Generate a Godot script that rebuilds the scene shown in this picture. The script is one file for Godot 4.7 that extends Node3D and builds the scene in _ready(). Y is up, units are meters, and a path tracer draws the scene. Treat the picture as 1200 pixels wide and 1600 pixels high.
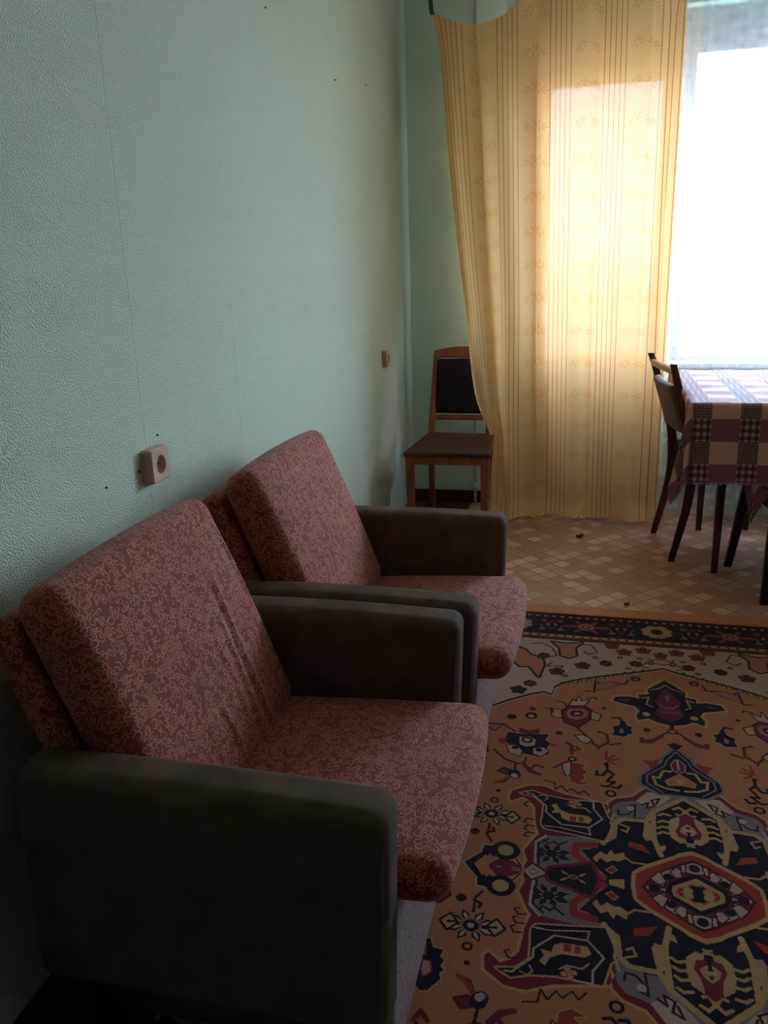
extends Node3D
# A living room corner: two armchairs along a papered wall, a rug, a table before a curtained window.

var rng := RandomNumberGenerator.new()
var used := {}
var M := {}

# ------------------------------------------------------------------ nodes
func numbered(called: String) -> String:
	var n: int = used.get(called, 0)
	used[called] = n + 1
	return called if n == 0 else "%s_%03d" % [called, n]

func thing(called: String, label: String, category: String, at := Vector3.ZERO, turn := 0.0, group := "") -> Node3D:
	var o := Node3D.new()
	o.name = numbered(called)
	add_child(o)
	o.position = at
	o.rotation.y = turn
	tag(o, label, category, group)
	return o

func tag(o: Node3D, label: String, category: String, group := "") -> void:
	o.set_meta("label", label)
	o.set_meta("category", category)
	if group:
		o.set_meta("group", group)

func part(called: String, mesh: Mesh, m: Material, parent: Node3D, at := Vector3.ZERO, rot := Vector3.ZERO) -> MeshInstance3D:
	var o := MeshInstance3D.new()
	o.name = called
	o.mesh = mesh
	o.material_override = m
	o.cast_shadow = GeometryInstance3D.SHADOW_CASTING_SETTING_ON
	parent.add_child(o, true)
	o.position = at
	o.rotation_degrees = rot
	return o

func struct(called: String, mesh: Mesh, m: Material, label: String, category: String, at := Vector3.ZERO) -> MeshInstance3D:
	var o := part(called, mesh, m, self, at)
	o.set_meta("kind", "structure")
	tag(o, label, category)
	return o

# ------------------------------------------------------------------ shapes
func begin(smooth := true) -> SurfaceTool:
	var st := SurfaceTool.new()
	st.begin(Mesh.PRIMITIVE_TRIANGLES)
	st.set_smooth_group(0 if smooth else -1)
	return st

func tri(st: SurfaceTool, a: Vector3, b: Vector3, c: Vector3, out: Vector3, ua := Vector2.ZERO, ub := Vector2.ZERO, uc := Vector2.ZERO) -> void:
	# front faces run clockwise seen from the side that «out» points to
	if (b - a).cross(c - a).dot(out) > 0.0:
		st.set_uv(ua); st.add_vertex(a); st.set_uv(uc); st.add_vertex(c); st.set_uv(ub); st.add_vertex(b)
	else:
		st.set_uv(ua); st.add_vertex(a); st.set_uv(ub); st.add_vertex(b); st.set_uv(uc); st.add_vertex(c)

func quad(st: SurfaceTool, a: Vector3, b: Vector3, c: Vector3, d: Vector3, out: Vector3, ua := Vector2.ZERO, ub := Vector2.ZERO, uc := Vector2.ZERO, ud := Vector2.ZERO) -> void:
	tri(st, a, b, c, out, ua, ub, uc)
	tri(st, a, c, d, out, ua, uc, ud)

func done(st: SurfaceTool) -> ArrayMesh:
	st.generate_normals()
	return st.commit()

func slab(st: SurfaceTool, lo: Vector3, hi: Vector3) -> void:
	st.set_smooth_group(-1)
	var p := func(i: int) -> Vector3: return Vector3(hi.x if i & 1 else lo.x, hi.y if i & 2 else lo.y, hi.z if i & 4 else lo.z)
	for f in [[0, 1, 3, 2, Vector3.FORWARD], [4, 5, 7, 6, Vector3.BACK], [0, 1, 5, 4, Vector3.DOWN], [2, 3, 7, 6, Vector3.UP], [0, 2, 6, 4, Vector3.LEFT], [1, 3, 7, 5, Vector3.RIGHT]]:
		quad(st, p.call(f[0]), p.call(f[1]), p.call(f[2]), p.call(f[3]), f[4])

func block(lo: Vector3, hi: Vector3) -> ArrayMesh:
	var st := begin(false)
	slab(st, lo, hi)
	return done(st)

# a box with rounded edges, centred at the origin; «bend» may move every point (point, outward normal) -> point
func rbox(size: Vector3, r: float, n := 3, cells := Vector3i(1, 1, 1), bend = null) -> ArrayMesh:
	var st := begin()
	var h := size / 2.0
	r = minf(r, minf(h.x, minf(h.y, h.z)) * 0.999)
	var steps := func(half: float, cell: int) -> PackedFloat32Array:
		var a := PackedFloat32Array()
		for i in n:
			a.append(-half + r * (1.0 - tan(PI / 4.0 * (1.0 - float(i) / n))))
		for i in cell + 1:
			a.append(lerpf(-half + r, half - r, float(i) / cell))
		for i in range(1, n + 1):
			a.append(half - r + r * tan(PI / 4.0 * float(i) / n))
		return a
	var ax := [steps.call(h.x, cells.x), steps.call(h.y, cells.y), steps.call(h.z, cells.z)]
	var inner := h - Vector3(r, r, r)
	for axis in 3:
		var u := (axis + 1) % 3
		var v := (axis + 2) % 3
		for side in [-1.0, 1.0]:
			var grid := []
			for a in ax[u]:
				var row := []
				for b in ax[v]:
					var p := Vector3.ZERO
					p[axis] = side * h[axis]
					p[u] = a
					p[v] = b
					var core := p.clamp(-inner, inner)
					var nn := (p - core).normalized()
					var q := core + nn * r
					if bend != null:
						q = bend.call(q, nn)
					row.append(q)
				grid.append(row)
			var out := Vector3.ZERO
			out[axis] = side
			for i in grid.size() - 1:
				for j in grid[0].size() - 1:
					quad(st, grid[i][j], grid[i + 1][j], grid[i + 1][j + 1], grid[i][j + 1], out)
	return done(st)

# a leg or post: rings of [centre, half width in x, half depth in z], corners chamfered
func post(rings: Array, chamfer := 0.25) -> ArrayMesh:
	var st := begin()
	var rows := []
	for g in rings:
		var row := []
		var a: float = g[1]
		var b: float = g[2]
		var c := minf(a, b) * chamfer
		for s in [[a, b - c], [a - c, b], [-a + c, b], [-a, b - c], [-a, -b + c], [-a + c, -b], [a - c, -b], [a, -b + c]]:
			row.append(g[0] + Vector3(s[0], 0, s[1]))
		rows.append(row)
	for i in rows.size() - 1:
		for j in 8:
			var k := (j + 1) % 8
			st.set_smooth_group(j)
			var out: Vector3 = (rows[i][j] + rows[i][k]) / 2.0 - rings[i][0]
			quad(st, rows[i][j], rows[i][k], rows[i + 1][k], rows[i + 1][j], out)
	st.set_smooth_group(20)
	for e in [[0, -1.0], [rows.size() - 1, 1.0]]:
		var up: float = e[1] * signf(rings[-1][0].y - rings[0][0].y)
		for j in range(1, 7):
			tri(st, rows[e[0]][0], rows[e[0]][j], rows[e[0]][j + 1], Vector3(0, up, 0))
	return done(st)

func curved_post(pts: Array, halves: Array, per := 6) -> ArrayMesh:
	# a Catmull-Rom sweep through pts with section halves (Vector2) that change along it
	var rings := []
	for i in pts.size() - 1:
		for k in per:
			var t := float(k) / per
			var p: Vector3 = pts[i].cubic_interpolate(pts[i + 1], pts[maxi(i - 1, 0)], pts[mini(i + 2, pts.size() - 1)], t)
			var s: Vector2 = halves[i].lerp(halves[i + 1], t)
			rings.append([p, s.x, s.y])
	rings.append([pts[-1], halves[-1].x, halves[-1].y])
	return post(rings)

func tube(pts: Array, r: float, sides := 10, closed := false) -> ArrayMesh:
	var st := begin()
	var rows := []
	var n := pts.size()
	for i in n:
		var d: Vector3 = (pts[(i + 1) % n if closed else mini(i + 1, n - 1)] - pts[(i + n - 1) % n if closed else maxi(i - 1, 0)]).normalized()
		var a := d.cross(Vector3.UP if absf(d.y) < 0.9 else Vector3.RIGHT).normalized()
		var b := d.cross(a)
		var row := []
		for j in sides:
			row.append(pts[i] + (a * cos(TAU * j / sides) + b * sin(TAU * j / sides)) * r)
		rows.append(row)
	for i in (n if closed else n - 1):
		for j in sides:
			var k := (j + 1) % sides
			var i2 := (i + 1) % n
			quad(st, rows[i][j], rows[i][k], rows[i2][k], rows[i2][j], rows[i][j] - pts[i])
	if not closed:
		for e in [0, n - 1]:
			var out: Vector3 = pts[e] - pts[1 if e == 0 else n - 2]
			for j in range(1, sides - 1):
				tri(st, rows[e][0], rows[e][j], rows[e][j + 1], out)
	return done(st)

func lathe(profile: Array, sides := 20) -> ArrayMesh:
	# profile of Vector2(radius, height) upwards, round the y axis
	var st := begin()
	for i in profile.size() - 1:
		for j in sides:
			var a := TAU * j / sides
			var b := TAU * (j + 1) / sides
			var p: Vector2 = profile[i]
			var q: Vector2 = profile[i + 1]
			var out := Vector3(cos(a) * (q.y - p.y) + 0.0001 * cos(a), p.x - q.x, sin(a) * (q.y - p.y))
			quad(st, Vector3(p.x * cos(a), p.y, p.x * sin(a)), Vector3(p.x * cos(b), p.y, p.x * sin(b)), Vector3(q.x * cos(b), q.y, q.x * sin(b)), Vector3(q.x * cos(a), q.y, q.x * sin(a)), out)
	return done(st)

# a sheet: «at» gives the point for cloth coordinates (i, j), «uv» its texture place
func sheet(nu: int, nv: int, at: Callable, uv: Callable, out: Vector3) -> ArrayMesh:
	var st := begin()
	var pts := []
	var uvs := []
	for i in nu + 1:
		var row := []
		var ur := []
		for j in nv + 1:
			row.append(at.call(float(i) / nu, float(j) / nv))
			ur.append(uv.call(float(i) / nu, float(j) / nv))
		pts.append(row)
		uvs.append(ur)
	for i in nu:
		for j in nv:
			st.set_uv(uvs[i][j]); st.add_vertex(pts[i][j])
			st.set_uv(uvs[i + 1][j]); st.add_vertex(pts[i + 1][j])
			st.set_uv(uvs[i + 1][j + 1]); st.add_vertex(pts[i + 1][j + 1])
			st.set_uv(uvs[i][j]); st.add_vertex(pts[i][j])
			st.set_uv(uvs[i + 1][j + 1]); st.add_vertex(pts[i + 1][j + 1])
			st.set_uv(uvs[i][j + 1]); st.add_vertex(pts[i][j + 1])
	st.index()
	return done(st)

# ------------------------------------------------------------------ materials
func mat(called: String, c: Color, rough := 0.7, spec := 0.5) -> StandardMaterial3D:
	var m := StandardMaterial3D.new()
	m.resource_name = called
	m.albedo_color = c
	m.roughness = rough
	m.metallic_specular = spec
	M[called] = m
	return m

func noise_tex(f: float, kind: int, seed_: int, size := 512, ramp: Array = [], fractal := FastNoiseLite.FRACTAL_FBM) -> NoiseTexture2D:
	var n := FastNoiseLite.new()
	n.noise_type = kind
	n.frequency = f
	n.seed = seed_
	n.fractal_type = fractal
	n.fractal_octaves = 3
	var t := NoiseTexture2D.new()
	t.width = size
	t.height = size
	t.seamless = true
	t.noise = n
	if ramp.size():
		var g := Gradient.new()
		g.offsets = PackedFloat32Array([0.0, 0.5, 1.0])
		g.colors = PackedColorArray(ramp)
		t.color_ramp = g
	return t

func triplanar(m: StandardMaterial3D, scale: Vector3, world := false) -> void:
	m.uv1_triplanar = true
	m.uv1_world_triplanar = world
	m.uv1_scale = scale
	m.uv1_triplanar_sharpness = 6.0

func relief(m: StandardMaterial3D, t: Texture2D, cm: float) -> void:
	m.heightmap_enabled = true
	m.heightmap_texture = t
	m.heightmap_scale = cm

func wood(called: String, dark: Color, light: Color, rough: float, seed_: int) -> void:
	var m := mat(called, Color.WHITE, rough, 0.45)
	m.albedo_texture = noise_tex(0.012, FastNoiseLite.TYPE_SIMPLEX_SMOOTH, seed_, 256, [dark, dark.lerp(light, 0.5), light])
	triplanar(m, Vector3(9.0, 1.6, 9.0))

func materials() -> void:
	rng.seed = 7
	# papered wall: pale green, blistered relief, faint vertical lengths
	var m := mat("wallpaper", Color.WHITE, 0.75, 0.3)
	m.albedo_texture = noise_tex(0.15, FastNoiseLite.TYPE_SIMPLEX, 3, 1024, [Color8(181, 187, 165), Color8(195, 201, 179), Color8(208, 214, 193)])
	triplanar(m, Vector3(1.1, 1.1, 1.1), true)
	relief(m, noise_tex(0.15, FastNoiseLite.TYPE_SIMPLEX, 3, 1024), 0.22)
	m = mat("green_wall", Color8(210, 234, 222), 0.8, 0.3)
	m.albedo_texture = noise_tex(0.01, FastNoiseLite.TYPE_SIMPLEX_SMOOTH, 4, 256, [Color8(235, 240, 235), Color8(246, 248, 246), Color.WHITE])
	triplanar(m, Vector3(0.8, 0.8, 0.8), true)
	mat("dark_panelling", Color8(88, 72, 56), 0.6)
	mat("paper_plain", Color8(186, 206, 190), 0.8, 0.3)
	mat("ceiling_white", Color8(222, 216, 204), 0.9, 0.2)
	mat("white_paint", Color8(188, 190, 190), 0.4)
	mat("pipe_paint", Color8(196, 200, 192), 0.45)
	m = mat("floor_paint", Color8(78, 36, 26), 0.45)
	mat("brown_paint", Color8(74, 38, 32), 0.5)
	m = mat("glass", Color(1, 1, 1, 0.05), 0.02)
	m.transparency = BaseMaterial3D.TRANSPARENCY_ALPHA
	mat("ground", Color8(150, 152, 150), 0.9)
	# woods
	wood("chair_wood", Color8(128, 58, 34), Color8(168, 88, 54), 0.4, 21)
	wood("dark_wood", Color8(66, 30, 24), Color8(98, 48, 38), 0.35, 22)
	wood("rail_wood", Color8(150, 92, 54), Color8(180, 118, 74), 0.4, 23)
	wood("plank_wood", Color8(150, 88, 48), Color8(178, 110, 62), 0.55, 24)
	wood("seat_wood", Color8(62, 26, 20), Color8(88, 40, 30), 0.6, 25)
	mat("black_wood", Color8(26, 18, 17), 0.4)
	# upholstery
	m = mat("velvet", Color.WHITE, 0.9, 0.2)
	m.albedo_texture = noise_tex(0.02, FastNoiseLite.TYPE_SIMPLEX_SMOOTH, 31, 256, [Color8(84, 66, 54), Color8(95, 75, 62), Color8(108, 86, 71)])
	triplanar(m, Vector3(2.2, 2.2, 2.2))
	m = mat("dark_fabric", Color8(44, 34, 42), 0.85, 0.25)
	relief(m, noise_tex(0.2, FastNoiseLite.TYPE_SIMPLEX, 33, 256), 0.05)
	triplanar(m, Vector3(6, 6, 6))
	m = mat("chair_fabric", Color8(126, 102, 96), 0.85, 0.25)
	relief(m, noise_tex(0.2, FastNoiseLite.TYPE_SIMPLEX, 34, 256), 0.05)
	triplanar(m, Vector3(6, 6, 6))
	var pa := ImageTexture.create_from_image(paisley(640, Color8(132, 58, 48), Color8(204, 132, 114), Color8(94, 36, 35), 0.0030))
	m = mat("paisley", Color.WHITE, 0.85, 0.25)
	m.albedo_texture = pa
	triplanar(m, Vector3(3.4, 3.4, 3.4))
	m.rim_enabled = true
	m.rim = 0.3
	m = mat("panel_fabric", Color.WHITE, 0.85, 0.25)
	m.albedo_texture = ImageTexture.create_from_image(paisley(400, Color8(138, 104, 106), Color8(186, 164, 166), Color8(116, 82, 86), 0.0030))
	triplanar(m, Vector3(5.4, 5.4, 5.4))
	# cloths
	m = mat("yellow_cloth", Color.WHITE, 0.85, 0.2)
	m.albedo_texture = ImageTexture.create_from_image(curtain_print(480, 310))
	m.transparency = BaseMaterial3D.TRANSPARENCY_ALPHA
	m.albedo_color = Color(1, 1, 1, 0.986)
	m.backlight_enabled = true
	m.backlight = Color(0.64, 0.64, 0.64)
	m.cull_mode = BaseMaterial3D.CULL_DISABLED
	m = mat("tulle", Color.WHITE, 0.9, 0.1)
	m.albedo_texture = ImageTexture.create_from_image(tulle_print(256))
	m.transparency = BaseMaterial3D.TRANSPARENCY_ALPHA
	m.backlight_enabled = true
	m.backlight = Color(0.2, 0.2, 0.2)
	m.cull_mode = BaseMaterial3D.CULL_DISABLED
	m = mat("plaid", Color8(226, 208, 206), 0.75, 0.3)
	m.albedo_texture = ImageTexture.create_from_image(plaid_print(340))
	m.cull_mode = BaseMaterial3D.CULL_DISABLED
	m = mat("lace", Color8(150, 118, 112), 0.8, 0.2)
	# linoleum
	m = mat("lino", Color.WHITE, 0.42, 0.5)
	m.albedo_texture = ImageTexture.create_from_image(lino_print(640))
	m.uv1_scale = Vector3(1, 1, 1)
	# rug
	m = mat("rug", Color.WHITE, 1.0, 0.05)
	m.albedo_texture = ImageTexture.create_from_image(rug_print())
	m.rim_enabled = true
	m.rim = 0.15
	m = mat("rug_edge", Color8(60, 34, 26), 1.0, 0.05)
	# small things
	mat("socket_plastic", Color8(196, 160, 142), 0.35)
	mat("hole_black", Color8(22, 16, 14), 0.7)
	mat("nail_metal", Color8(40, 38, 36), 0.5)
	mat("rod_paint", Color8(58, 50, 62), 0.45)
	mat("litter", Color8(70, 46, 34), 0.9)

# ------------------------------------------------------------------ prints
func stamp(im: Image, x: float, y: float, r: float, c: Color) -> void:
	var w := im.get_width()
	var h := im.get_height()
	for i in range(floori(x - r), ceili(x + r) + 1):
		for j in range(floori(y - r), ceili(y + r) + 1):
			var d := Vector2(i - x, j - y).length()
			if d < r + 0.5:
				var a := clampf(r + 0.5 - d, 0, 1)
				var p := posmod(i, w)
				var q := posmod(j, h)
				im.set_pixel(p, q, im.get_pixel(p, q).lerp(c, a))

func paisley(n: int, base: Color, light: Color, dark: Color, _unit: float) -> Image:
	var im := Image.create(n, n, false, Image.FORMAT_RGB8)
	im.fill(base)
	for k in 850:
		var x := rng.randf() * n
		var y := rng.randf() * n
		var a0 := rng.randf() * TAU
		var turn := (1.0 if rng.randf() < 0.5 else -1.0)
		var big := rng.randf_range(9.0, 23.0)
		var c := light.lerp(base, rng.randf() * 0.3)
		var steps := int(big * 1.7)
		for halo in [true, false]:
			for s in steps:
				var t := float(s) / steps
				var r := big * (1.0 - 0.75 * t)
				var a := a0 + turn * t * 4.6
				stamp(im, x + r * cos(a), y + r * sin(a), 4.4 if halo else 2.5, (base if k % 3 else dark) if halo else c)
		if rng.randf() < 0.3:
			stamp(im, x, y, 2.6, c)
	return im

func curtain_print(w: int, h: int) -> Image:
	# one repeat of the cloth, 0.24 m by 0.155 m: a bundle of five brown lines, then a woven star
	var im := Image.create(w, h, false, Image.FORMAT_RGB8)
	var ground := Color8(252, 203, 140)
	im.fill(ground)
	for j in h:
		for i in w:
			var g := 1.0 - 0.03 * float((i / 2 + j / 2) % 2)
			im.set_pixel(i, j, Color(ground.r * g, ground.g * g, ground.b * g))
	for k in 5:
		im.fill_rect(Rect2i(6 + k * 46, 0, 7, h), Color8(204, 128, 78))
	var star := Color8(238, 174, 102)
	for cx in [288.0, 422.0]:
		for k in 8:
			var a := TAU * k / 8.0
			var reach := 66.0 if k % 2 == 0 else 60.0
			for q in 20:
				var t := lerpf(0.2, 1.0, q / 19.0)
				stamp(im, cx + cos(a) * reach * t, h * 0.5 + sin(a) * reach * 0.8 * t, 1.0 + 4.5 * sin(PI * q / 19.0), star)
	return im

func tulle_print(n: int) -> Image:
	# thin net with denser woven squares, 0.22 m a repeat
	var im := Image.create(n, n, false, Image.FORMAT_RGBA8)
	for j in n:
		for i in n:
			var a := 0.36 + 0.04 * float((i / 2 + j / 2) % 2)
			var cx := i / 32
			var cy := j / 32
			if (cx * 3 + cy * 5) % 7 in [0, 3] and i % 32 > 3 and j % 32 > 3:
				a = 0.5
			im.set_pixel(i, j, Color(0.80, 0.81, 0.83, a))
	return im

func plaid_print(n: int) -> Image:
	# one repeat of 0.17 m: plain and checked columns crossed by beige and purple rows
	var im := Image.create(n, n, false, Image.FORMAT_RGB8)
	var beige := Color8(240, 198, 168)
	var purple := Color8(168, 110, 122)
	var dark := Color8(92, 64, 82)
	for j in n:
		for i in n:
			var checked := i < n * 0.41
			var row_b := j < n * 0.5
			var c := beige if row_b else purple
			var u := i / (n * 0.41)
			var v := fmod(j, n * 0.5) / (n * 0.5)
			if checked:
				if row_b:
					c = beige.lerp(dark, 0.35)
					if fmod(u * 8.0, 1.0) < 0.5:
						c = c.lerp(dark, 0.6)
					if fmod(v * 9.0, 1.0) < 0.45:
						c = c.lerp(dark, 0.55)
				else:
					c = dark
					var a := fmod(u * 3.0 + 0.25, 1.0)
					var b := fmod(v * 3.0 + 0.25, 1.0)
					if a < 0.5:
						c = c.lerp(beige, 0.3)
					if b < 0.5:
						c = c.lerp(beige, 0.3)
					if a < 0.5 and b < 0.5:
						c = c.lerp(beige, 0.75)
			elif not row_b and fmod(v * 9.0, 1.0) < 0.3:
				c = c.lerp(dark, 0.3)
			c = c.lerp(c.darkened(0.25), rng.randf() * 0.4)
			im.set_pixel(i, j, c)
	return im

func lino_print(n: int) -> Image:
	# printed rhombs, eight to a repeat both ways
	var im := Image.create(n, n, false, Image.FORMAT_RGB8)
	var k := 8
	var tones := []
	for i in k * k:
		tones.append([Color8(214, 160, 126), Color8(196, 142, 110), Color8(178, 122, 94), Color8(184, 128, 98)][rng.randi() % 4].darkened(rng.randf() * 0.06))
	for j in n:
		for i in n:
			var u := float(i) / n * 8.0
			var v := float(j) / n * 8.0
			var a := u + v
			var b := u - v
			var fa := a - floorf(a)
			var fb := b - floorf(b)
			var c: Color = tones[posmod(int(floorf(a)), k) * k + posmod(int(floorf(b)), k)]
			var e := minf(minf(fa, 1.0 - fa), minf(fb, 1.0 - fb))
			if e < 0.06:
				c = Color8(150, 104, 78)
			elif e < 0.12:
				c = c.lightened(0.06)
			c = c.darkened(rng.randf() * 0.06)
			im.set_pixel(i, j, c)
	return im

# the rug is four times one quarter, drawn on a board in millimetres from the middle of the medallion
const RW := 625
const RH := 881
const MM := 1.6
var board := PackedByteArray()

func poly(col: int, p: Array) -> void:
	var n := p.size() / 2
	var lo := 1e9
	var hi := -1e9
	for i in n:
		lo = minf(lo, p[i * 2 + 1])
		hi = maxf(hi, p[i * 2 + 1])
	for y in range(maxi(0, floori(lo / MM)), mini(RH, ceili(hi / MM) + 1)):
		var v := (y + 0.5) * MM
		var xs := []
		for i in n:
			var j := (i + 1) % n
			var v0: float = p[i * 2 + 1]
			var v1: float = p[j * 2 + 1]
			if (v0 <= v) != (v1 <= v):
				xs.append(p[i * 2] + (v - v0) / (v1 - v0) * (p[j * 2] - p[i * 2]))
		xs.sort()
		for k in range(0, xs.size() - 1, 2):
			for x in range(maxi(0, roundi(xs[k] / MM)), mini(RW, roundi(xs[k + 1] / MM))):
				board[y * RW + x] = col

func dot(col: int, r: float, u: float, v: float) -> void:
	for y in range(maxi(0, floori((v - r) / MM)), mini(RH, ceili((v + r) / MM) + 1)):
		for x in range(maxi(0, floori((u - r) / MM)), mini(RW, ceili((u + r) / MM) + 1)):
			if Vector2((x + 0.5) * MM - u, (y + 0.5) * MM - v).length() <= r:
				board[y * RW + x] = col

func line(col: int, w: float, p: Array) -> void:
	for i in range(0, p.size() - 2, 2):
		var a := Vector2(p[i], p[i + 1])
		var b := Vector2(p[i + 2], p[i + 3])
		var steps := maxi(1, ceili(a.distance_to(b) / maxf(w * 0.35, 1.0)))
		for s in steps + 1:
			var q := a.lerp(b, float(s) / steps)
			dot(col, w * 0.5, q.x, q.y)

func ring(col: int, w: float, p: Array) -> void:
	line(col, w * 2.0, p + [p[0], p[1]])

func bloom(c1: int, c2: int, r: float, n: int, u: float, v: float) -> void:
	for k in n:
		var a := TAU * k / n + 0.3
		dot(c2, r * 0.42, u + cos(a) * r * 0.62, v + sin(a) * r * 0.62)
	for k in n:
		var a := TAU * k / n + 0.3
		dot(c1, r * 0.28, u + cos(a) * r * 0.6, v + sin(a) * r * 0.6)
	dot(c2, r * 0.3, u, v)
	dot(c1, r * 0.16, u, v)

func leafy(c1: int, c2: int, r: float, n: int, u: float, v: float) -> void:
	# a flower of pointed leaves, flattened a little
	for pass_ in 2:
		for k in n:
			var a := TAU * (k + 0.5) / n
			var d := Vector2(cos(a) * 1.15, sin(a) * 0.85)
			var w := Vector2(-d.y, d.x) * (0.2 if pass_ == 0 else 0.1)
			var t := 1.0 if pass_ == 0 else 0.86
			var c := Vector2(u, v)
			var p := [c + d * r * 0.25, c + d * r * 0.6 + w * r, c + d * r * t, c + d * r * 0.6 - w * r]
			poly(c2 if pass_ == 0 else c1, [p[0].x, p[0].y, p[1].x, p[1].y, p[2].x, p[2].y, p[3].x, p[3].y])
	dot(c2, r * 0.3, u, v)
	dot(c1, r * 0.14, u, v)

func rug_print() -> Image:
	board.resize(RW * RH)
	board.fill(0)
	rug_field()
	# border on the long and short sides: guard lines with dots, navy band of rosettes
	for b in [[1183, 1410, 7], [1190, 1410, 3], [1200, 1410, 7], [1206, 1226, 6], [1230, 1410, 7], [1236, 1372, 1], [1376, 1392, 7], [1396, 1410, 7]]:
		poly(b[2], [0, b[0], 1000, b[0], 1000, b[1], 0, b[1]])
	for b in [[778, 7], [785, 3], [795, 7], [801, 6], [821, 7], [831, 1], [962, 7]]:
		poly(b[1], [b[0], 0, 1000, 0, 1000, 1410, b[0], 1410])
		poly(b[1], [b[0], 0, 1000, 0, 1000, 1300, b[0], 1300])
	for k in 34:
		dot(7, 6, k * 30 + 15, 1216); dot(6, 7, k * 30, 1383)
	for k in 47:
		dot(7, 6, 811, k * 30 + 15); dot(6, 7, 972, k * 30)
	for k in 5:
		var u := k * 243.0
		rosette(k % 2, u, 1305.0)
	for k in 6:
		rosette(k % 2, 896.0, k * 243.0)
	var tones := [Color8(152, 94, 62), Color8(32, 25, 34), Color8(134, 46, 38), Color8(100, 32, 40), Color8(158, 128, 112), Color8(108, 95, 92), Color8(156, 120, 80), Color8(54, 28, 24), Color8(138, 86, 84)]
	var q := Image.create(RW, RH, false, Image.FORMAT_RGB8)
	for y in RH:
		for x in RW:
			var c: Color = tones[board[y * RW + x]]
			q.set_pixel(x, y, c.darkened(rng.randf() * 0.16))
	var im := Image.create(RW * 2, RH * 2, false, Image.FORMAT_RGB8)
	# u grows to the left, v away: the quarter drawn lies at the far left
	for e in [[false, false, RW, RH], [true, false, 0, RH], [false, true, RW, 0], [true, true, 0, 0]]:
		var c: Image = q.duplicate()
		if e[0]:
			c.flip_x()
		if e[1]:
			c.flip_y()
		im.blit_rect(c, Rect2i(0, 0, RW, RH), Vector2i(e[2], e[3]))
	return im

func rosette(kind: int, u: float, v: float) -> void:
	if kind == 0:
		bloom(6, 7, 62, 8, u, v)
		dot(1, 10, u, v)
	else:
		for k in 6:
			var a := TAU * k / 6
			line(2, 16, [u + cos(a) * 20, v + sin(a) * 16, u + cos(a) * 70, v + sin(a) * 50])
		dot(3, 36, u, v); dot(8, 27, u, v); dot(3, 17, u, v); dot(8, 9, u, v)
	for s in [-1, 1]:
		line(3, 9, [u + s * 120, v - 40, u + s * 105, v, u + s * 120, v + 40])
		dot(2, 12, u + s * 92, v + 36); dot(5, 9, u + s * 92, v - 38); dot(4, 6, u + s * 108, v + 5)
		line(5, 5, [u + s * 76, v - 46, u + s * 90, v - 20, u + s * 80, v])

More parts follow.
